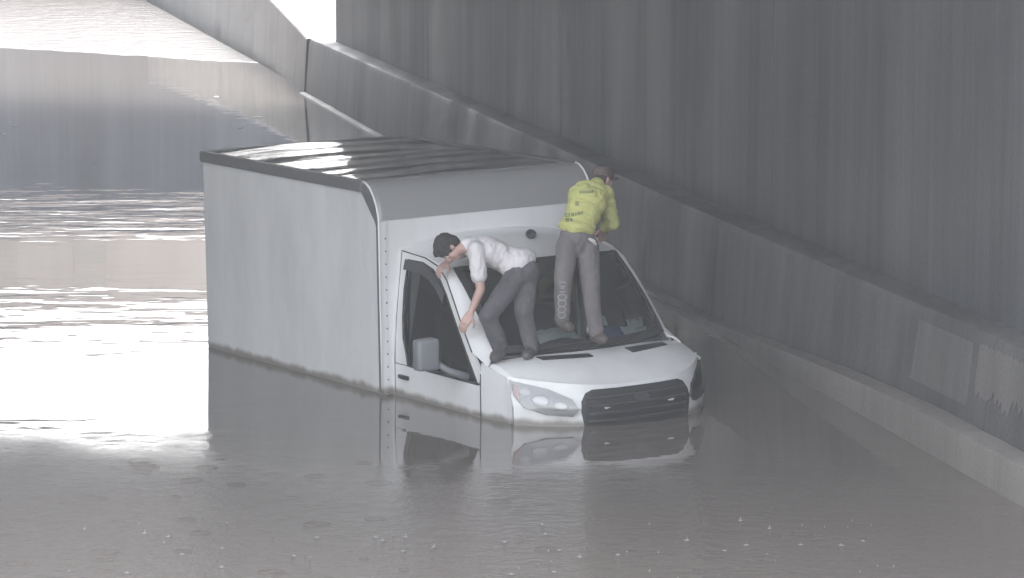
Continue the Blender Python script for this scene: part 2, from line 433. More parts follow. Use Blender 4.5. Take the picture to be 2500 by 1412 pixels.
# front cap: rounded shoulder between roof and front wall
capp = [(-2.70, ZT), (-2.64, ZT-.012), (-2.575, ZT-.05), (-2.515, ZT-.115), (-2.468, ZT-.195), (-2.44, ZT-.275), (-2.43, ZT-.325)]
bm = B(); rows = []
ycap = [-WB+.0, -WB+.02] + [lerp(-WB+.06, WB-.06, i/10) for i in range(11)] + [WB-.02, WB]
for y in ycap: rows.append([bm.verts.new((x - (.012 if abs(y) > WB-.01 else 0), y, z - (.012 if abs(y) > WB-.01 else 0))) for x, z in capp])
for A, D in zip(rows, rows[1:]):
    for k in range(len(capp)-1): bm.faces.new((A[k], A[k+1], D[k+1], D[k]))
solid(bm, .02); cap = obj('front_cap', bm, M['cap'], TR, True, 40)
bm = B(); tube(bm, [(-2.70, lerp(-WB+.02, WB-.02, i/6), ZT+.006) for i in range(7)], .007, 6); obj('edge_highlight', bm, M['lampr'], TR)  # pale bead added as the highlight along the top edge of the cap
for s in (-1, 1):                                    # end trims of the cap: angled gusset and corner post
    bm = B(); poly = [(-2.735, 2.58), (-2.70, ZT-.004)] + [(x-.006, z-.006) for x, z in capp[1:]] + [(-2.445, 2.27), (-2.475, 2.27), (-2.50, 2.33)]
    prism(bm, poly, lambda x, z: (x, s*(WB-.018), z), lambda x, z: (x, s*(WB-.002), z)); obj('cap_gusset', bm, M['alu'], TR)
    bm = B(); tube(bm, [(x, s*(WB+.002), z+.004) for x, z in capp] + [(-2.43, s*(WB+.002), 1.4), (-2.43, s*(WB+.002), .55)], .010, 6); obj('corner_bead', bm, M['white'], TR, True)
    bm = B(); box(bm, (XF-.052, s*(WB-.012)-.006, .55), (XF-.018, s*(WB-.012)+.01, 2.275), bevel=.003); obj('corner_channel', bm, M['alu'], TR)
    bm = B(); box(bm, (XF+.004, min(s*(WB-.001), s*(WB-.075)), .55), (XF+.013, max(s*(WB-.001), s*(WB-.075)), 2.345), bevel=.003); post = obj('corner_post', bm, M['boxside'], TR)
    rv = None
    for k in range(14):
        if rv is None:
            bm = B(); bmesh.ops.create_uvsphere(bm, u_segments=8, v_segments=5, radius=.0075); ro = obj('rivet', bm, M['rivet'], post, True); rv = ro.data
        else: ro = raw('rivet', rv, post)
        ro.location = (XF+.014, s*(WB-.063), 2.19 - .115*k)

# --- cab surfaces
def tum(z):       # how the side leans in with height
    if z < 1.08: return 1.0
    t = min(1, (z-1.08)/.95); return 1 - .035*t - .060*t*t
def plan(x):
    return 1.02 if x < -1.0 else 1.02 - .05*((x+1.0)/.45)**2 if x < -.55 else .97
def ys(x, z): return plan(x)*tum(z)
def nose_x(y, z):
    a = abs(y); return -(.03 + .30*(a/.85)**3) - .50*max(0, z-.95)**1.15
def ws_bot(u): return Vector((-.95 + .22*(1-u*u), .89*u, 1.35 - .02*(1-u*u)))
def ws_top(u): return Vector((-1.65 + .14*(1-u*u), .857*u, 2.0 + .035*(1-u*u)))
def wsp(u, v): 
    p = ws_bot(u).lerp(ws_top(u), v); p += Vector((.7, 0, .72)).normalized()*.035*math.sin(math.pi*v); return p
def nose_top(u):
    y = .95*u; z = 1.125 + .075*u*u; return Vector((nose_x(y, z), y, z))
# windscreen: glass, rubber surround
scr = None
bm = B(); grid(bm, lambda a, b: wsp(lerp(-.975, .975, a), lerp(.03, .975, b)), 24, 10); scr = obj('windshield', bm, M['wglass'], TR, True)
bm = B()
def frame_out(u, v): return wsp(u, v) + Vector((.5, 0, .55)).normalized()*.004
for rng_ in (((-1.0, -.935), (0, 1)), ((.935, 1.0), (0, 1)), ((-.935, .935), (0, .075)), ((-.935, .935), (.945, 1.0))):
    (u0, u1), (v0, v1) = rng_
    grid(bm, lambda a, b: frame_out(lerp(u0, u1, a), lerp(v0, v1, b)), 20 if u1-u0 > 1 else 2, 12 if v1-v0 > .5 else 2)
bmesh.ops.remove_doubles(bm, verts=bm.verts, dist=.0005)
solid(bm, .008); obj('windshield_frame', bm, M['rubber'], scr, True, 50)

# roof of the cab
def roof_edge(t, s):   # t 0 at windscreen corner .. 1 at box
    x = lerp(-1.66, XF+.005, t); z = 1.995 + .085*math.sin(min(1, t*1.25)*math.pi/2); return Vector((x, s*lerp(.862, .90, t), z))
def cab_roof(a, b):
    u = lerp(-1, 1, a)
    f = ws_top(u) + Vector((-.004, 0, .002))
    e = roof_edge(b, -1).lerp(roof_edge(b, 1), a)
    x = lerp(f.x, XF+.005, b); crown = (.035 + .075*sm(0, .8, b))*(1-abs(u)**2.6)
    return Vector((x, e.y, e.z + lerp(.0, crown, 1) - (0 if b else 0)))
def cab_roof2(a, b):
    p = cab_roof(a, b)
    if b == 0: u = lerp(-1, 1, a); q = ws_top(u); return q + Vector((-.002, 0, .004))
    return p
bm = B(); grid(bm, cab_roof2, 24, 14); solid(bm, .02); obj('cab_roof', bm, M['white'], TR, True, 60)
bm = B(); bmesh.ops.create_uvsphere(bm, u_segments=16, v_segments=8, radius=.042)
for v in bm.verts: v.co = Vector((v.co.x*1.5, v.co.y*1.0, v.co.z*1.05)) + Vector((-1.93, .14, 2.18))
obj('roof_aerial', bm, M['black'], TR, True)

def side_sheet(bm, poly_rows, s, out=0.0):
    """poly_rows: list of (x0,z0,x1,z1) cross rows -> a strip of quads lying on the cab side"""
    rows = []
    for (xa, za, xb, zb, n) in poly_rows:
        rows.append([bm.verts.new((lerp(xa, xb, i/n), s*(ys(lerp(xa, xb, i/n), lerp(za, zb, i/n))+out), lerp(za, zb, i/n))) for i in range(n+1)])
    for A, D in zip(rows, rows[1:]):
        for i in range(len(A)-1): bm.faces.new((A[i], A[i+1], D[i+1], D[i]))
# upper edge of the door opening (front to rear) in side view and the seam above it
win_front = [(-1.00, 1.085), (-1.20, 1.33), (-1.40, 1.565), (-1.58, 1.775), (-1.70, 1.885), (-1.84, 1.965), (-2.02, 2.005), (-2.27, 2.005)]
seam = [(-.93, 1.16), (-1.105, 1.345), (-1.30, 1.565), (-1.48, 1.775), (-1.60, 1.905), (-1.76, 2.005), (-1.98, 2.055), (-2.38, 2.075)]
def on_side(x, z, s, out=0.): return Vector((x, s*(ys(x, z)+out), z))
for s in (-1, 1):
    door = None
    # door: lower skin + window frame
    bm = B()
    rows = []
    for k in range(8):
        z = lerp(.42, 1.075, k/7); rows.append((-.955, z, -2.378, z, 10))
    side_sheet(bm, rows, s, .004); solid(bm, .03); door = obj('door', bm, M['white'], TR, True, 40)
    bm = B(); V1 = [bm.verts.new(on_side(x, z, s, .004)) for x, z in win_front]; V2 = [bm.verts.new(on_side(x, z, s, .004)) for x, z in seam]
    for i in range(7): bm.faces.new((V1[i], V1[i+1], V2[i+1], V2[i]))
    # rear upright with the curved lower corner
    re = [(-2.27, 2.005), (-2.285, 1.75), (-2.275, 1.5), (-2.25, 1.32), (-2.19, 1.18), (-2.16, 1.085)]
    rr = [(-2.38, 2.075), (-2.40, 1.75), (-2.40, 1.5), (-2.40, 1.32), (-2.385, 1.18), (-2.375, 1.085)]
    a_ = [bm.verts.new(on_side(x, z, s, .004)) for x, z in re]; b_ = [bm.verts.new(on_side(x, z, s, .004)) for x, z in rr]
    for i in range(5): bm.faces.new((a_[i], a_[i+1], b_[i+1], b_[i]))
    bmesh.ops.remove_doubles(bm, verts=bm.verts, dist=.0008); solid(bm, .03); obj('window_frame', bm, M['white'], door, True, 40)
    # glass
    bm = B(); path = win_front + re[1:]
    vs = [bm.verts.new(on_side(x, z, s, -.012)) for x, z in path]; bm.faces.new(vs); bmesh.ops.triangulate(bm, faces=bm.faces[:]); obj('window_glass', bm, M['dglass'], door)
    # dark rubber edge round the glass
    bm = B(); tube(bm, [on_side(x, z, s, .0) for x, z in path] + [on_side(*path[0], s, .0)], .013, 6); obj('window_seal', bm, M['rubber'], door, True)
    # rain visor over the window top
    vp = [(-1.60, 1.795), (-1.72, 1.90), (-1.86, 1.972), (-2.04, 2.008), (-2.30, 2.012)]
    bm = B(); A = [bm.verts.new(on_side(x, z, s, .022)) for x, z in vp]; D = [bm.verts.new(on_side(x+.03, z-.085, s, .05)) for x, z in vp]
    for i in range(4): bm.faces.new((A[i], A[i+1], D[i+1], D[i]))
    solid(bm, .006); obj('rain_visor', bm, M['trim'], door, True, 50)
    # seam line / drip channel
    bm = B(); tube(bm, [on_side(x, z, s, .005) for x, z in seam[1:]], .006, 5); obj('drip_channel', bm, M['trim'], TR, True)
    # handle + mirror
    bm = B(); box(bm, (-2.30, min(s*1.02, s*1.05), .955), (-2.14, max(s*1.02, s*1.05), .99), bevel=.008); obj('handle', bm, M['black'], door)
    if s < 0:
        bm = B(); tube(bm, [(-1.18, s*1.0, 1.12), (-1.25, s*1.16, 1.18), (-1.29, s*1.27, 1.26)], [.034, .03, .028], 8); mi = obj('mirror_arm', bm, M['mirrorc'], door, True)
    if s < 0:
        bm = B(); box(bm, (-1.36, min(s*1.25, s*1.46), 1.20), (-1.23, max(s*1.25, s*1.46), 1.475), bevel=.035); mo = obj('mirror_housing', bm, M['mirrorc'], door, True)
    if s < 0:
        bm = B(); box(bm, (-1.368, min(s*1.265, s*1.435), 1.225), (-1.361, max(s*1.265, s*1.435), 1.45)); obj('mirror_glass', bm, M['lampr'], door)
    bm = B(); tube(bm, [on_side(-.955, z, s, .005) for z in (.5, .7, .9, 1.05, 1.18)], .005, 5); tube(bm, [on_side(-2.382, z, s, .005) for z in (.5, .8, 1.1, 1.5, 1.9, 2.06)], .004, 5); obj('door_gap', bm, M['trim'], door, True)
    # pillar behind the door up to the box
    bm = B(); rows = [(-2.385, .42, XF+.004, .42, 3), (-2.385, 1.08, XF+.004, 1.08, 3)] + [(-2.405, lerp(1.1, 2.07, k/6), XF+.004, lerp(1.1, 2.075, k/6), 3) for k in range(7)]
    side_sheet(bm, rows, s); solid(bm, .02); obj('rear_pillar', bm, M['white'], TR, True, 40)
    # roof shoulder: seam up to roof edge
    bm = B(); n_ = 8; rows = []
    sp = seam[4:]
    for i in range(len(sp)):
        x, z = sp[i]; p0 = on_side(x, z, s, .0); t = (x + 1.66)/(XF+.005+1.66); t = max(0, min(1, t)); p1 = roof_edge(t, s)
        if i == 0: p1 = Vector((-1.645, s*.860, 1.998))
        rows.append([p0.lerp(p1, k/5) + Vector((0, s*.6, .8))*(.016*math.sin(math.pi*k/5)) for k in range(6)])
    x = XF+.004; p0 = on_side(x, 2.078, s); p1 = roof_edge(1, s); rows.append([p0.lerp(p1, k/5) + Vector((0, s*.6, .8))*(.016*math.sin(math.pi*k/5)) for k in range(6)])
    rv_ = [[bm.verts.new(p) for p in r] for r in rows]
    for A, D in zip(rv_, rv_[1:]):
        for k in range(5): bm.faces.new((A[k], A[k+1], D[k+1], D[k]))
    solid(bm, .015); obj('roof_shoulder', bm, M['white'], TR, True, 60)
    # A pillar: from windscreen edge round to the seam
    bm = B(); rows = []
    sg = [(-.86, 1.255)] + seam[1:5]
    for i, (x, z) in enumerate(sg):
        p0 = on_side(x, z, s, .002); v = [0, .04, .36, .69, 1.0][i]
        p1 = wsp(s*1.0, max(0, v)) if i else Vector((-.915, s*.90, 1.325))
        rows.append([p0.lerp(p1, k/5) + Vector((.5, s*.5, .4))*(.022*math.sin(math.pi*k/5)) for k in range(6)])
    rv_ = [[bm.verts.new(p) for p in r] for r in rows]
    for A, D in zip(rv_, rv_[1:]):
        for k in range(5): bm.faces.new((A[k], A[k+1], D[k+1], D[k]))
    solid(bm, .015); obj('windshield_pillar', bm, M['white'], TR, True, 60)
    # wing / fender between door and nose
    bm = B(); rows = []
    for k in range(9):
        t = k/8; z = lerp(.42, 1, t); rows.append(t)
    xs = [-.955, -.86, -.76, -.66, -.58, -.53]
    rr_ = []
    for x in xs:
        ztop = lerp(1.275, 1.185, (x+.955)/.375)
        rr_.append([bm.verts.new((x, s*lerp(ys(x, z_), .985, sm(-.75, -.5, x)), z_)) for z_ in [lerp(.42, ztop, k/8) for k in range(9)]])
    for A, D in zip(rr_, rr_[1:]):
        for k in range(8): bm.faces.new((A[k], A[k+1], D[k+1], D[k]))
    solid(bm, .015); obj('wing', bm, M['white'], TR, True, 50)

# bonnet: from the scuttle down to the nose
def scuttle(u): 
    p = ws_bot(u); return Vector((p.x+.012, .955*u, 1.318 - .05*abs(u)**4))
def bonnet(a, b):
    u = lerp(-1, 1, a); p = scuttle(u).lerp(nose_top(u), b); bul = .035*math.sin(math.pi*min(1, b*1.05))*(1-.35*abs(u)**3)
    p.z += bul + .006*sm(.25, .5, abs(u))*sm(0, .3, b)*(1-b)
    return p
bm = B(); grid(bm, bonnet, 32, 12); solid(bm, .015); hood = obj('bonnet', bm, M['white'], TR, True, 60)
# side edge skirts of the bonnet over the wings
for s in (-1, 1):
    bm = B(); A, D = [], []
    for k in range(9):
        p = bonnet((s+1)/2, k/8); A.append(bm.verts.new(p))
        x = p.x; q = Vector((min(x, -.58), s*max(abs(p.y)+.02, .985 if x > -.8 else ys(x, p.z-.06)), p.z-.055)); D.append(bm.verts.new(q))
    for k in range(8): bm.faces.new((A[k], A[k+1], D[k+1], D[k]))
    solid(bm, .012); obj('bonnet_edge', bm, M['white'], hood, True, 60)
# scuttle vents
for (u0, u1, b0, b1) in ((-.62, -.14, .10, .28), (.28, .76, .12, .32)):
    bm = B(); grid(bm, lambda a, b: bonnet((lerp(u0, u1, a)+1)/2, lerp(b0 + .05*a, b1, b)) + Vector((.2, 0, .9))*.008, 12, 4); solid(bm, .01); obj('scuttle_vent', bm, M['black'], hood, True, 50)
# nose
def nose(a, b):
    u = lerp(-1, 1, a); y = .985*u; zt = 1.125 + .075*(y/.95)**2; z = lerp(.30, zt, b); return Vector((nose_x(y, z), y, z))
bm = B(); grid(bm, nose, 40, 18); solid(bm, .02); bump_o = obj('front_panel', bm, M['white'], TR, True, 60)
# grille
gp = [(-.44, 1.10), (-.50, 1.075), (-.545, 1.01), (-.555, .93), (-.52, .72), (-.40, .60), (.40, .60), (.52, .72), (.555, .93), (.545, 1.01), (.50, 1.075), (.44, 1.10)]
def nsurf(y, z, out): p = Vector((nose_x(y, z), y, z)); return p + Vector((1, .35*(1 if y > 0 else -1)*abs(y)**2, .2)).normalized()*out
def nose_patch(bm, poly, o0, o1, sub=0):
    vs = [Vector((y, z, 0)) for y, z in poly]
    b2 = B(); fv = [b2.verts.new(v) for v in vs]; b2.faces.new(fv)
    bmesh.ops.triangulate(b2, faces=b2.faces[:])
    bmesh.ops.subdivide_edges(b2, edges=b2.edges[:], cuts=3, use_grid_fill=True)
    mp = {v: bm.verts.new(nsurf(v.co.x, v.co.y, o0)) for v in b2.verts}
    for f in b2.faces: bm.faces.new([mp[v] for v in f.verts])
    b2.free(); solid(bm, o1)
bm = B(); nose_patch(bm, gp, .010, .015); gr = obj('grille', bm, M['black'], TR, True, 40)
for z in (1.03, .965, .90, .835):
    bm = B(); tube(bm, [nsurf(lerp(-.5, .5, i/12), z, .018) for i in range(13)], .012, 6); obj('grille_bar', bm, M['trim'], gr, True)
bm = B(); bmesh.ops.create_uvsphere(bm, u_segments=20, v_segments=8, radius=1)
for v in bm.verts: v.co = nsurf(v.co.y*.085, 1.0+v.co.z*.036, .028+.008*v.co.x)
obj('oval_badge', bm, M['trim'], gr, True)
# headlights
for s in (-1, 1):
    hp = [(s*.62, .885), (s*.565, .945), (s*.61, 1.03), (s*.76, 1.115), (s*.93, 1.165), (s*.965, 1.17), (s*.975, 1.05), (s*.93, .955), (s*.80, .90)]
    bm = B(); nose_patch(bm, hp, .008, .012); hl = obj('headlight', bm, M['lampd'], TR, True, 40)
    for (y, z, r, mm) in ((.70, .975, .050, 'lampr'), (.825, 1.02, .055, 'lampr'), (.905, 1.085, .034, 'lens')):
        bm = B(); bmesh.ops.create_uvsphere(bm, u_segments=16, v_segments=10, radius=1)
        for v in bm.verts: v.co = nsurf(s*(y + v.co.y*r), z + v.co.z*r*.85, .012+.010*v.co.x)
        obj('reflector', bm, M[mm], hl, True)
    bm = B(); nose_patch(bm, [(s*.945, .99), (s*.972, 1.05), (s*.962, 1.15), (s*.935, 1.13)], .016, .006); obj('side_marker', bm, M['amber'], hl, True)
    bm = B(); nose_patch(bm, [(p[0], p[1]) for p in hp], .030, .003); obj('headlight_lens', bm, M['lglass'], hl, True, 60)
# wipers
for (u0, u1, v) in ((-.75, .05, .05), (.0, .78, .05)):
    bm = B(); tube(bm, [wsp(lerp(u0, u1, t), lerp(.005, .055, t)) + Vector((.5, 0, .55))*.03 for t in (0, .25, .5, .75, 1)], .009, 6); obj('wiper', bm, M['black'], TR, True)
# --- cab interior
bm = B(); box(bm, (-2.40, -.90, .75), (-2.36, .90, 2.0)); obj('cab_back_wall', bm, M['inner'], TR)
bm = B(); box(bm, (-2.36, -.95, .55), (-.6, .95, .60)); obj('cab_floor', bm, M['inner'], TR)
bm = B(); grid(bm, lambda a, b: cab_roof2(lerp(.03, .97, a), lerp(.05, .97, b)) - Vector((0, 0, .035)), 10, 6); obj('headliner', bm, M['inner'], TR, True)
bm = B()
def dash(a, b):
    y = lerp(-.88, .88, a); u = y/.89; x0 = ws_bot(u).x - .02
    prof_ = [(x0, 1.315), (x0-.28, 1.29), (x0-.40, 1.25), (x0-.44, 1.10), (x0-.36, .8)]
    k = b*4; i = min(3, int(k)); f = k-i; p, q_ = prof_[i], prof_[i+1]
    return (lerp(p[0], q_[0], f), y, lerp(p[1], q_[1], f))
grid(bm, dash, 14, 12); solid(bm, .02); obj('dashboard', bm, M['inner'], TR, True, 50)
for s in (-1, 1):
    bm = B(); box(bm, (-1.98, s*.47-.24, .78), (-1.45, s*.47+.24, .93), bevel=.05); st_ = obj('seat', bm, M['seat'], TR, True)
    Mx = Matrix.Translation((-2.02, s*.47, .9)) @ Matrix.Rotation(R(-14), 4, 'Y')
    bm = B(); box(bm, (-.07, -.24, 0), (.06, .24, .62), Mx, bevel=.05); obj('backrest', bm, M['seat'], st_, True)
    bm = B(); box(bm, (-.05, -.13, .66), (.05, .13, .86), Mx, bevel=.04); obj('headrest', bm, M['seat'], st_, True)
bm = B(); bmesh.ops.create_circle(bm, segments=28, radius=.19)
cs = [v.co.copy() for v in bm.verts]; bm.free(); bm = B()
Mx = Matrix.Translation((-1.42, .45, 1.17)) @ Matrix.Rotation(R(-58), 4, 'Y')
tube(bm, [Mx @ c for c in cs] + [Mx @ cs[0]], .014, 8); tube(bm, [Mx @ Vector((-.18, 0, 0)), Mx @ Vector((.18, 0, 0))], .016, 6); tube(bm, [Mx @ Vector((0, -.18, 0)), Mx @ Vector((0, .18, 0))], .016, 6)
obj('steering_wheel', bm, M['black'], TR, True)

# ------------------------------------------------------------------ things lying behind and on the windscreen
import mathutils
TM = Matrix.Translation(TR.location) @ Euler(TR.rotation_euler, 'XYZ').to_matrix().to_4x4()
def tl(*p): return TM @ Vector(p)
def sheet(name, label, cat, p0, eu, ev, m, crumple=.01, th=.003, nu=8, nv=8, shape=None, group=None):
    """a thin bent sheet at truck point p0, edge vectors eu, ev"""
    base = tl(*p0); eu, ev = (TM.to_3x3() @ Vector(e) for e in (eu, ev)); nn = eu.cross(ev).normalized()
    bm = B(); sd_ = rnd.random()*50
    def f(a, b):
        return eu*(a-.5) + ev*(b-.5) + nn*crumple*(noise.noise(Vector((a*2.3+sd_, b*2.3, 0)))*2 + noise.noise(Vector((a*6+sd_, b*6, 3))))
    grid(bm, f, nu, nv); solid(bm, th); o = obj(name, bm, m); o.location = base; return tag(o, label, cat, group)
sheet('paper_sheet', 'large pale paper on the dashboard between the two men', 'paper', (-1.12, -.13, 1.385), (.05, .36, .015), (-.22, .02, .12), M['paper'], .014)
sheet('blue_folder', 'blue card lying on the dashboard beside the man in yellow', 'folder', (-1.13, .45, 1.37), (.04, .20, .0), (-.16, .0, .10), M['bluec'], .006)
sheet('paper_sheet', 'small white paper standing behind the blue card', 'paper', (-1.26, .42, 1.44), (.02, .13, .0), (-.08, .0, .10), M['paper'], .008)
sheet('paper_sheet', 'loose white papers by the far corner of the windshield', 'paper', (-1.08, .66, 1.36), (.08, .22, .0), (-.10, .05, .07), M['paper'], .02)
sheet('paper_sheet', 'crumpled white slip on top of the loose papers', 'paper', (-1.13, .70, 1.42), (.05, .13, .02), (-.10, .03, .06), M['paper'], .03)
bm = B(); bmesh.ops.create_icosphere(bm, subdivisions=4, radius=1)
for v in bm.verts:
    k = 1 + .18*noise.noise(v.co*1.6) + .07*noise.noise(v.co*4); v.co = Vector((v.co.x*.11*k, v.co.y*.25*k, max(-.2, v.co.z)*.055*k))
o = obj('dark_bundle', bm, M['jacket'], None, True); o.location = tl(-1.0, -.10, 1.335); o.rotation_euler = (0, 0, -1.0); tag(o, 'dark folded bundle on the dashboard in front of the large pale paper', 'bundle')
bm = B(); tube(bm, [tl(*wsp(u_, v_)) + Vector((0, -.02, .01)) - tl(*wsp(.1, .06)) for u_, v_ in ((.02, .16), (.06, .13), (.10, .09), (.12, .05), (.13, .02))], .008, 6); o = obj('white_cord', bm, M['paper'], None, True); o.location = tl(*wsp(.1, .06)); tag(o, 'short white cord on the windshield beside the dark bundle', 'cord')
bm = B(); bmesh.ops.create_icosphere(bm, subdivisions=4, radius=1)
for v in bm.verts:
    k = 1 + .35*noise.noise(v.co*2.3+Vector((5, 0, 0))) + .2*noise.noise(v.co*5.5); v.co = Vector((v.co.x*.05*k, v.co.y*.075*k, v.co.z*.05*k))
o = obj('pale_glove', bm, M['pale'], None, True); o.location = tl(*wsp(.09, .16)) + Vector((0, -.03, .03)); o.rotation_euler = (0, .5, -1.0); tag(o, 'crumpled pale cloth at the foot of the windshield beside the standing boots', 'cloth')

# ------------------------------------------------------------------ people
def capsule(bm, p, q, r1, r2, seg=14):
    p, q = Vector(p), Vector(q); d = q-p
    for c, r in ((p, r1), (q, r2)):
        res = bmesh.ops.create_icosphere(bm, subdivisions=2, radius=r)
        for v in res['verts']: v.co += c
    if d.length > 1e-5: tube(bm, [p, p.lerp(q, .5), q], [r1, (r1+r2)/2, r2], seg)
def blob(bm, c, ax, r):
    """ellipsoid: ax three axes (matrix columns), r three radii"""
    res = bmesh.ops.create_icosphere(bm, subdivisions=3, radius=1)
    X = Matrix([a.normalized() for a in ax]).transposed()
    for v in res['verts']: v.co = Vector(c) + X @ Vector((v.co.x*r[0], v.co.y*r[1], v.co.z*r[2]))
def axes(up, side):
    up = Vector(up).normalized(); side = Vector(side); side = (side - up*side.dot(up)).normalized(); return (side, up.cross(side).normalized() * -1, up)
def fuse(name, bm, m, parent, voxel=.012, smooth=8, origin=None, wrinkle=0, wscale=9, stretch=None):
    me = bpy.data.meshes.new('tmp'); bmesh.ops.recalc_face_normals(bm, faces=bm.faces); bm.to_mesh(me); bm.free()
    t = bpy.data.objects.new('tmp', me); C.objects.link(t)
    r = t.modifiers.new('r', 'REMESH'); r.mode = 'VOXEL'; r.voxel_size = voxel
    s = t.modifiers.new('s', 'SMOOTH'); s.factor = .5; s.iterations = smooth
    dg = bpy.context.evaluated_depsgraph_get(); dg.update()
    out = bpy.data.meshes.new_from_object(t.evaluated_get(dg)); bpy.data.objects.remove(t); bpy.data.meshes.remove(me)
    out.name = name
    if wrinkle:
        b2 = B(); b2.from_mesh(out); b2.normal_update()
        mv = []
        for v in b2.verts:
            c = v.co*wscale
            if stretch: c = Vector((c.x*stretch[0], c.y*stretch[1], c.z*stretch[2]))
            mv.append(v.normal * wrinkle * (noise.noise(c) + .6*(1-2*abs(noise.noise(c*1.9+Vector((7, 3, 1)))))))
        for v, d in zip(b2.verts, mv): v.co += d
        b2.to_mesh(out); b2.free()
    out.materials.clear(); 
    for mm in (m if isinstance(m, (list, tuple)) else [m]): out.materials.append(mm)
    for p in out.polygons: p.use_smooth = True
    o = bpy.data.objects.new(name, out); C.objects.link(o)
    if parent:
        o.parent = parent; 
        for v in out.vertices: v.co -= Vector(parent.location)
    return o
def V(*a): return Vector(a)
def hand(bm, wrist, palm_dir, finger_dir, thumb_side, k=1.0, curl=.5):
    """palm with five bent fingers; palm_dir = out of the palm, finger_dir along the fingers"""
    f = Vector(finger_dir).normalized(); n_ = Vector(palm_dir); n_ = (n_ - f*n_.dot(f)).normalized(); t = Vector(thumb_side); t = (t - f*t.dot(f) - n_*t.dot(n_)).normalized()
    w = Vector(wrist)
    for i in range(4): capsule(bm, w + t*(.018-.012*i)*k, w + f*.085*k + t*(.030-.020*i)*k, .017*k, .0135*k, 10)
    lens = (.068, .076, .070, .056)
    for i in range(4):
        p = w + f*.088*k + t*(.031-.0205*i)*k; a = 0.25*curl; d = f
        for j, fr in enumerate((.45, .32, .23)):
            a += curl*(.55 if j else .35); d = (f*math.cos(a) + n_*math.sin(a)); q_ = p + d*lens[i]*fr*k*1.15
            capsule(bm, p, q_, (.0098-.0008*j)*k, (.0092-.0010*j)*k, 8); p = q_
    p = w + f*.025*k + t*.028*k; d = (f*.55 + t*.75 + n_*.25).normalized(); q_ = p + d*.045*k; capsule(bm, p, q_, .014*k, .0115*k, 8)
    d2 = (f*.85 + t*.25 + n_*.45).normalized(); capsule(bm, q_, q_ + d2*.038*k, .0115*k, .0095*k, 8)
def head_parts(bm, c, up, face, s=1.0):
    """skull, jaw, nose, ears, brow on centre c; up = crown direction, face = looking direction"""
    up = Vector(up).normalized(); f = Vector(face); f = (f - up*f.dot(up)).normalized(); r = f.cross(up).normalized(); c = Vector(c)
    A = (r, f, up)
    blob(bm, c + up*.025*s - f*.012*s, A, (.074*s, .094*s, .088*s))
    blob(bm, c - up*.045*s + f*.022*s, A, (.058*s, .068*s, .066*s))
    blob(bm, c - up*.088*s + f*.055*s, A, (.030*s, .028*s, .024*s))
    blob(bm, c - up*.012*s + f*.088*s, A, (.011*s, .016*s, .026*s)); blob(bm, c - up*.032*s + f*.098*s, A, (.014*s, .014*s, .011*s))
    blob(bm, c + up*.018*s + f*.072*s, A, (.050*s, .014*s, .012*s))
    blob(bm, c - up*.062*s + f*.080*s, A, (.022*s, .010*s, .008*s)); blob(bm, c - up*.074*s + f*.078*s, A, (.018*s, .010*s, .007*s))
    for q_ in (-1, 1): blob(bm, c - up*.012*s + r*q_*.074*s - f*.006*s, A, (.011*s, .020*s, .031*s)); blob(bm, c - up*.03*s + r*q_*.038*s + f*.058*s, A, (.022*s, .018*s, .018*s))
    return A
def hair_parts(bm, c, A, s=1.0, low=-.03):
    r, f, up = A; c = Vector(c)
    blob(bm, c + up*.036*s - f*.016*s, A, (.081*s, .100*s, .090*s)); blob(bm, c + up*.0*s - f*.045*s, A, (.074*s, .066*s, .085*s))
    for q_ in (-1, 1): blob(bm, c + up*.02*s + r*q_*.060*s - f*.0*s, A, (.02*s, .045*s, .045*s))
    blob(bm, c + up*.085*s + f*.045*s, A, (.058*s, .045*s, .028*s))
def eyes(name, c, A, parent, s=1.0):
    r, f, up = A
    for q_ in (-1, 1):
        bm = B(); bmesh.ops.create_uvsphere(bm, u_segments=10, v_segments=6, radius=.0115*s)
        p = Vector(c) + up*.001*s + f*.0725*s + r*q_*.031*s - Vector(parent.location)
        for v in bm.verts: v.co += p
        obj('eye', bm, M['hem'], parent, True)
def shoe(bm, heel, toe, ank, r=.049):
    heel, toe, ank = Vector(heel), Vector(toe), Vector(ank)
    capsule(bm, heel, heel.lerp(toe, .45), r*.92, r*1.0); capsule(bm, heel.lerp(toe, .45), heel.lerp(toe, .8), r*1.0, r*1.02); capsule(bm, heel.lerp(toe, .8), toe, r*1.02, r*.8)
    capsule(bm, heel.lerp(toe, .15), ank, r*.95, r*1.02); capsule(bm, heel.lerp(toe, .5), ank, r*.8, r*.9)

# --- man in the yellow shirt, standing on the foot of the windscreen, back to the camera, leaning over the cab roof
P1 = empty('person', (.60, 29.38, .60)); tag(P1, 'person in yellow long sleeved shirt and brown cap standing on the windshield, back turned', 'person')
ankR, toeR, heelR = V(.722, 29.33, .700), V(.790, 29.24, .640), V(.708, 29.37, .640)
kneeR, hipR = V(.682, 29.36, 1.032), V(.650, 29.44, 1.440)
ankL, toeL, heelL = V(.431, 29.36, .780), V(.500, 29.27, .735), V(.418, 29.40, .755)
kneeL, hipL = V(.437, 29.33, 1.116), V(.478, 29.38, 1.450)
pel, wai, che, nec, hed = V(.557, 29.43, 1.49), V(.583, 29.47, 1.62), V(.655, 29.61, 1.80), V(.735, 29.75, 1.920), V(.792, 29.86, 1.955)
shR, elR, haR = V(.812, 29.72, 1.852), V(.880, 29.84, 1.575), V(.800, 30.06, 1.500)
shL, elL, haL = V(.555, 29.66, 1.855), V(.560, 29.92, 1.66), V(.66, 30.10, 1.53)
hf = V(.75, .62, -.22); hu = V(.10, .30, .95)
bm = B()
sa = axes(nec-wai, shR-shL)
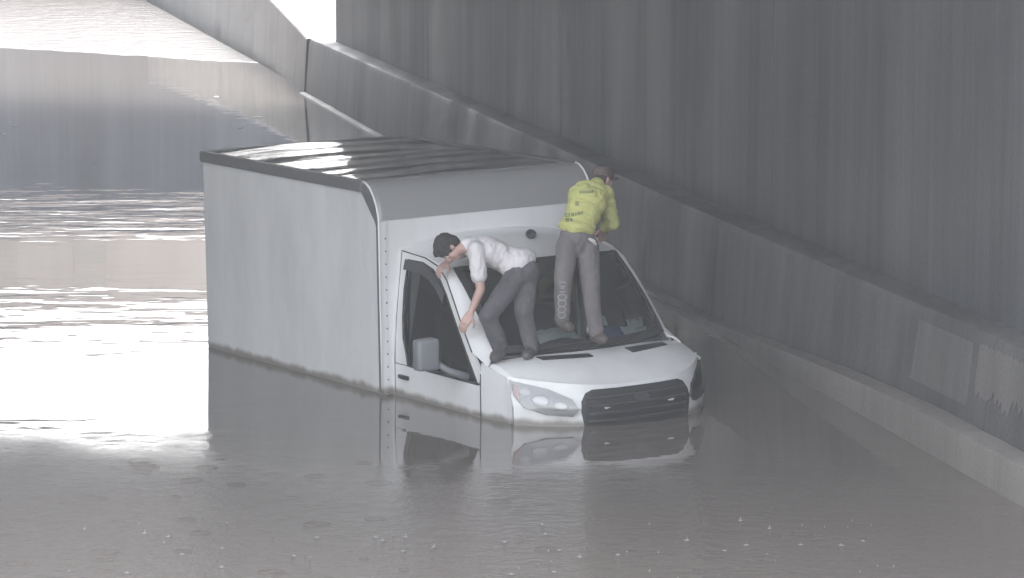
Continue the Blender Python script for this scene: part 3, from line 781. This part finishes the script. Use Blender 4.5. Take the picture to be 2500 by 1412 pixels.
def torso(bm, k, pelv=True):
    if pelv: blob(bm, pel, axes(wai-pel, hipR-hipL), (.150*k, .110*k, .125*k))
    blob(bm, wai, axes(che-pel, hipR-hipL), (.142*k, .105*k, .15*k)); blob(bm, wai.lerp(che, .5), axes(che-wai, shR-shL), (.150*k, .112*k, .14*k))
    blob(bm, che, sa, (.168*k, .115*k, .145*k)); blob(bm, che.lerp(nec, .55), sa, (.150*k, .088*k, .075*k))
torso(bm, .93)
for a, b, c in ((hipR, kneeR, ankR), (hipL, kneeL, ankL)): capsule(bm, a, b, .080, .055); capsule(bm, b, b.lerp(c, .35), .053, .055); capsule(bm, b.lerp(c, .35), c, .055, .036)
for h_, t_, a_ in ((heelR, toeR, ankR), (heelL, toeL, ankL)): capsule(bm, h_, t_, .034, .03); capsule(bm, h_, a_, .035, .035)
for s_, e_, h_ in ((shR, elR, haR), (shL, elL, haL)):
    capsule(bm, s_, e_, .052, .040); capsule(bm, e_, h_, .040, .026)
    capsule(bm, che.lerp(nec, .6), s_, .06, .05)
    hand(bm, h_, V(.1, .1, -1), (h_-e_).normalized()*.7 + V(.15, .2, -.5), V(-.9, .2, 0) if h_ is haR else V(.9, .2, 0), 1, .35)
capsule(bm, nec, hed - hu.normalized()*.05, .056, .052)
A1 = head_parts(bm, hed, hu, hf)
fuse('body', bm, M['skin2'], P1, .0075, 3)
bm = B(); torso(bm, 1.06, False); blob(bm, pel + V(0, 0, .085), axes(wai-pel, hipR-hipL), (.160, .122, .075))
for s_, e_, h_ in ((shR, elR, haR), (shL, elL, haL)):
    capsule(bm, s_, e_, .066, .060); capsule(bm, e_, e_.lerp(h_, .72), .060, .048); capsule(bm, che.lerp(nec, .55), s_, .072, .066)
capsule(bm, nec - (nec-che)*.25, nec, .075, .066)
shirt = fuse('shirt', bm, M['hiviz'], P1, .009, 4, wrinkle=.010, wscale=15, stretch=(.55, .7, 1.1))
bm = B(); 
for i in range(1): tube(bm, [V(.66, 29.31, 1.50), V(.70, 29.33, 1.475), V(.725, 29.36, 1.44)], [.014, .02, .012], 6)
fuse('undershirt_hem', bm, M['hem'], P1, .006, 3)
bm = B(); blob(bm, pel, axes(wai-pel, hipR-hipL), (.155, .120, .130)); blob(bm, pel - V(0, .0, .07), axes(wai-pel, hipR-hipL), (.150, .115, .10))
for a, b, c in ((hipR, kneeR, ankR), (hipL, kneeL, ankL)):
    capsule(bm, a, b, .098, .076); capsule(bm, b, c, .074, .064); blob(bm, c + V(0, 0, .01), axes(b-c, V(1, 0, 0)), (.068, .068, .035))
fuse('trousers', bm, M['cargo'], P1, .009, 4, wrinkle=.008, wscale=9, stretch=(1, 1, .7))
bm = B(); shoe(bm, heelR, toeR, ankR - V(0, 0, .02)); fuse('shoe', bm, M['shoe2'], P1, .008, 3)
bm = B(); shoe(bm, heelL, toeL, ankL - V(0, 0, .02)); fuse('shoe', bm, M['shoe2'], P1, .008, 3)
# hair and cap
bm = B(); r_, f_, u_ = A1
blob(bm, hed + u_*.0 - f_*.035, A1, (.078, .072, .075)); fuse('hair', bm, M['hair'], P1, .008, 3)
bm = B(); blob(bm, hed + u_*.045 - f_*.010, A1, (.086, .104, .080)); b2 = hed + u_*.045
for k in range(7): 
    a = R(-48+16*k); capsule(bm, b2 + f_*.07*math.cos(a) + r_*.07*math.sin(a), b2 + (f_*.155*math.cos(a*.75) + r_*.075*math.sin(a)) - u_*.012, .010, .008, 8)
fuse('cap', bm, M['cap_h'], P1, .007, 3)
# printed loops down the left calf
tr_n = V(-.10, -1, .05).normalized()
for k, (t, rx_, rz_) in enumerate(((.02, .030, .020), (.17, .026, .018), (.36, .036, .026), (.52, .034, .028), (.68, .034, .026), (.83, .030, .024))):
    c = kneeL.lerp(ankL, t) + tr_n*.0775 + V(.004, 0, 0)
    bm = B(); tube(bm, [c + V(math.cos(a)*rx_, .012*math.cos(a)**2, math.sin(a)*rz_) - V(*P1.location) for a in [2*math.pi*i/16 for i in range(17)]], .0058, 6, False)
    obj('printed_loop', bm, M['band'], P1, True)
# faded print on the back, as flat patches of ink on the cloth
M['ink'] = mat('faded_ink', (.24, .27, .12), .9)
def ink(cx, cz, w_, h_):
    bm = B(); vs = []
    nrm = V(.18, -1, .25).normalized()
    o0 = wai.lerp(che, .5); sx_ = (shR-shL).normalized(); uz = (nec-wai).normalized()
    def f(a, b): return o0 + sx_*(cx + (a-.5)*w_) + uz*(cz + (b-.5)*h_)
    g = [[f(i/6, j/3) for j in range(4)] for i in range(7)]
    return g
from mathutils.bvhtree import BVHTree
bv = BVHTree.FromPolygons([v.co for v in shirt.data.vertices], [p.vertices for p in shirt.data.polygons])
def inkpatch(px0, px1, pz0, pz1, sl=0.0):
    # project from the man's back onto the cloth
    bm = B(); g = {}
    nx, nz = 8, 3
    for i in range(nx+1):
        for j in range(nz+1):
            x = lerp(px0, px1, i/nx); z = lerp(pz0, pz1, j/nz) + sl*(x-px0)
            o_ = V(x, 28.6, z) - V(*P1.location); hit = bv.ray_cast(o_, V(0, 1, 0))
            g[i, j] = bm.verts.new(hit[0] + hit[1]*.004) if hit[0] else None
    for i in range(nx):
        for j in range(nz):
            q = [g[i, j], g[i+1, j], g[i+1, j+1], g[i, j+1]]
            if all(q): bm.faces.new(q)
    if bm.faces: 
        solid(bm, .002); obj('print_mark', bm, M['ink'], P1, True)
    else: bm.free()
for x0, x1, z0, z1 in ((.455, .478, 1.675, 1.705), (.484, .500, 1.680, 1.71), (.506, .535, 1.685, 1.712), (.541, .555, 1.69, 1.716), (.561, .588, 1.695, 1.720), (.594, .61, 1.70, 1.722),
                       (.460, .490, 1.640, 1.664), (.497, .520, 1.646, 1.666), (.545, .575, 1.77, 1.80), (.58, .70, 1.868, 1.888)):
    inkpatch(x0, x1, z0, z1, .05)

# --- man in the white T-shirt, doubled over the corner of the windscreen, facing left
P2 = empty('person', (.05, 29.1, .60)); tag(P2, 'person in white T-shirt and dark trousers bending over the windshield pillar', 'person')
pel, wai, che, nec, hed = V(.082, 29.36, 1.245), V(-.042, 29.37, 1.315), V(-.205, 29.38, 1.385), V(-.392, 29.38, 1.428), V(-.545, 29.36, 1.412)
hipN, kneeN, ankN, heelN, toeN = V(.045, 29.26, 1.19), V(-.205, 29.00, .875), V(-.105, 29.07, .600), V(-.085, 29.09, .565), V(-.155, 28.90, .535)
hipF, kneeF, ankF, heelF, toeF = V(.135, 29.42, 1.20), V(.100, 29.10, .890), V(.170, 29.12, .590), V(.185, 29.15, .565), V(.125, 28.97, .535)
shN, elN, wrN = V(-.312, 29.21, 1.415), V(-.268, 29.14, 1.085), V(-.355, 29.07, .885)
shF, elF, wrF = V(-.365, 29.55, 1.420), V(-.505, 29.66, 1.33), V(-.555, 29.53, 1.272)
hu = V(-.90, -.12, .22); hf = V(-.30, -.25, -.90)
bm = B(); sa = axes(nec-wai, shF-shN)
def torso2(bm, k, pelv=True):
    if pelv: blob(bm, pel, axes(wai-pel, hipF-hipN), (.150*k, .115*k, .125*k))
    blob(bm, wai, axes(che-pel, hipF-hipN), (.145*k, .112*k, .15*k)); blob(bm, wai.lerp(che, .5), axes(che-wai, shF-shN), (.155*k, .118*k, .14*k))
    blob(bm, che, sa, (.172*k, .120*k, .145*k)); blob(bm, che.lerp(nec, .55), sa, (.155*k, .092*k, .085*k))
torso2(bm, .93)
for a, b, c in ((hipN, kneeN, ankN), (hipF, kneeF, ankF)): capsule(bm, a, b, .082, .056); capsule(bm, b, b.lerp(c, .35), .053, .056); capsule(bm, b.lerp(c, .35), c, .056, .036)
for h_, t_, a_ in ((heelN, toeN, ankN), (heelF, toeF, ankF)): capsule(bm, h_, t_, .034, .03); capsule(bm, h_, a_, .035, .035)
for s_, e_, h_ in ((shN, elN, wrN), (shF, elF, wrF)):
    capsule(bm, che.lerp(nec, .55), s_, .065, .055); capsule(bm, s_, e_, .052, .040); capsule(bm, e_, e_.lerp(h_, .3), .040, .039); capsule(bm, e_.lerp(h_, .3), h_, .039, .027)
hand(bm, wrN, V(.25, .75, -.1), V(-.50, -.22, -.82), V(.6, -.3, -.2), 1.08, .55)
hand(bm, wrF, V(.1, .2, -1), V(-.45, -.30, -.35), V(.5, -.6, 0), 1.05, .8)
capsule(bm, nec + V(.05, 0, 0), hed + V(.05, .0, -.01), .060, .054)
A2 = head_parts(bm, hed, hu, hf, 1.06)
fuse('body', bm, M['skin'], P2, .0075, 3)
eyes('eye', hed, A2, P2, 1.06)
bm = B(); hair_parts(bm, hed, A2, 1.08); fuse('hair', bm, M['hair'], P2, .008, 3, wrinkle=.007, wscale=60)
bm = B(); torso2(bm, 1.07, False); blob(bm, pel + (wai-pel)*.55, axes(wai-pel, hipF-hipN), (.165, .135, .10))
blob(bm, pel + V(.02, .0, .02) + (wai-pel)*.25, axes(wai-pel, hipF-hipN), (.165, .138, .11)); blob(bm, pel + V(.055, .02, .055), axes(wai-pel, hipF-hipN), (.13, .09, .06))
for s_, e_ in ((shN, elN), (shF, elF)):
    capsule(bm, che.lerp(nec, .5), s_, .082, .076); capsule(bm, s_, s_.lerp(e_, .55), .074, .072); capsule(bm, s_.lerp(e_, .55), s_.lerp(e_, .66), .072, .070)
capsule(bm, nec - (nec-che)*.3, nec + (nec-che)*.02, .085, .068)
fuse('t_shirt', bm, M['tee'], P2, .009, 4, wrinkle=.010, wscale=15, stretch=(1.0, .6, .5))
bm = B(); blob(bm, pel, axes(wai-pel, hipF-hipN), (.158, .125, .130)); blob(bm, pel + V(.03, -.03, -.04), axes(wai-pel, hipF-hipN), (.150, .13, .10))
for a, b, c in ((hipN, kneeN, ankN), (hipF, kneeF, ankF)):
    capsule(bm, a, b, .100, .080); capsule(bm, b, c, .078, .064); blob(bm, c, axes(b-c, V(1, 0, 0)), (.068, .068, .035))
fuse('trousers', bm, M['jean'], P2, .009, 4, wrinkle=.009, wscale=9, stretch=(1, 1, .8))
bm = B(); shoe(bm, heelN, toeN, ankN - V(0, 0, .02)); fuse('shoe', bm, M['shoe'], P2, .008, 3)
bm = B(); shoe(bm, heelF, toeF, ankF - V(0, 0, .02)); fuse('shoe', bm, M['shoe'], P2, .008, 3)

# ------------------------------------------------------------------ rain drops kicking up from the water near the camera
M['drop'] = mat('water_drop', (.30, .295, .29), .1)
bm = B(); r = random.Random(11)
for k in range(110):
    y = r.uniform(21.5, 24.6) if k < 130 else r.uniform(24.6, 27); x = r.uniform(-3.2, 2.6)
    if y > 26.5 and x > -.6: x -= 3
    h = r.choice((.004, .006, .008, .013)); w_ = r.uniform(.003, .006)
    res = bmesh.ops.create_icosphere(bm, subdivisions=1, radius=1)
    for v in res['verts']: v.co = Vector((x + v.co.x*w_, y + v.co.y*w_, h*.8 + v.co.z*h))
    if r.random() < .4:
        res = bmesh.ops.create_icosphere(bm, subdivisions=1, radius=1)
        for v in res['verts']: v.co = Vector((x + v.co.x*.028*r.uniform(.5, 1.2), y + v.co.y*.03, .001 + v.co.z*.004))
tag(obj('rain_splash', bm, M['drop'], None, True), 'small splashes of rain kicking up from the flood water in the foreground', 'splash', kind='stuff')
bm = B(); r = random.Random(4)
for k in range(45):
    y = r.uniform(22, 27.2); x = r.uniform(-3.4, 2.4); q = r.uniform(.03, .10)
    if y > 26 and x > -.6: x -= 2.8
    for rr_q in ((q, q*.55) if r.random() < .4 else (q,)):
        n0 = len(bm.verts); tube(bm, [(x + rr_q*math.cos(a), y + rr_q*math.sin(a), 0) for a in [2*math.pi*i/20 for i in range(21)]], .006, 6, False)
        bm.verts.ensure_lookup_table()
        for v in bm.verts[n0:]: v.co.z = v.co.z*.25 + .0003
tag(obj('ripple_ring', bm, M['water'], None, True), 'ripple rings from rain drops on the flood water in the foreground', 'ripple', kind='stuff')
# ------------------------------------------------------------------ flecks of pale scum drifting on the calm water
FL = [(-8.41, 58.14, 0.097), (-8.37, 56.56, 0.067), (-5.56, 64.54, 0.092), (-4.42, 59.90, 0.157), (-4.58, 57.74, 0.096), (-6.28, 51.52, 0.061)]
bm = B(); M['foam'] = mat('pale_foam', (.62, .62, .62), .7)
for x, y, w_ in FL:
    res = bmesh.ops.create_icosphere(bm, subdivisions=2, radius=1)
    for v in res['verts']:
        k = 1 + .5*noise.noise(v.co*2 + Vector((x*9, y*3, 0))); v.co = Vector((x + v.co.x*w_*.5*k, y + v.co.y*.10*k, .003 + v.co.z*.006))
tag(obj('foam_fleck', bm, M['foam'], None, True), 'pale flecks of foam drifting on the calm dark water', 'foam', kind='stuff')
# ------------------------------------------------------------------ rain haze
hz = bpy.data.materials.new('rain_haze'); hz.use_nodes = True; ht = hz.node_tree; ht.nodes.clear()
pv = ht.nodes.new('ShaderNodeVolumePrincipled'); pv.inputs['Color'].default_value = (.92, .95, 1, 1); pv.inputs['Density'].default_value = .0016
ho = ht.nodes.new('ShaderNodeOutputMaterial'); ht.links.new(pv.outputs[0], ho.inputs['Volume'])
bm = B(); box(bm, (-720, -320, -2.4), (720, 1120, 12.0)); tag(obj('haze', bm, hz), kind='stuff')
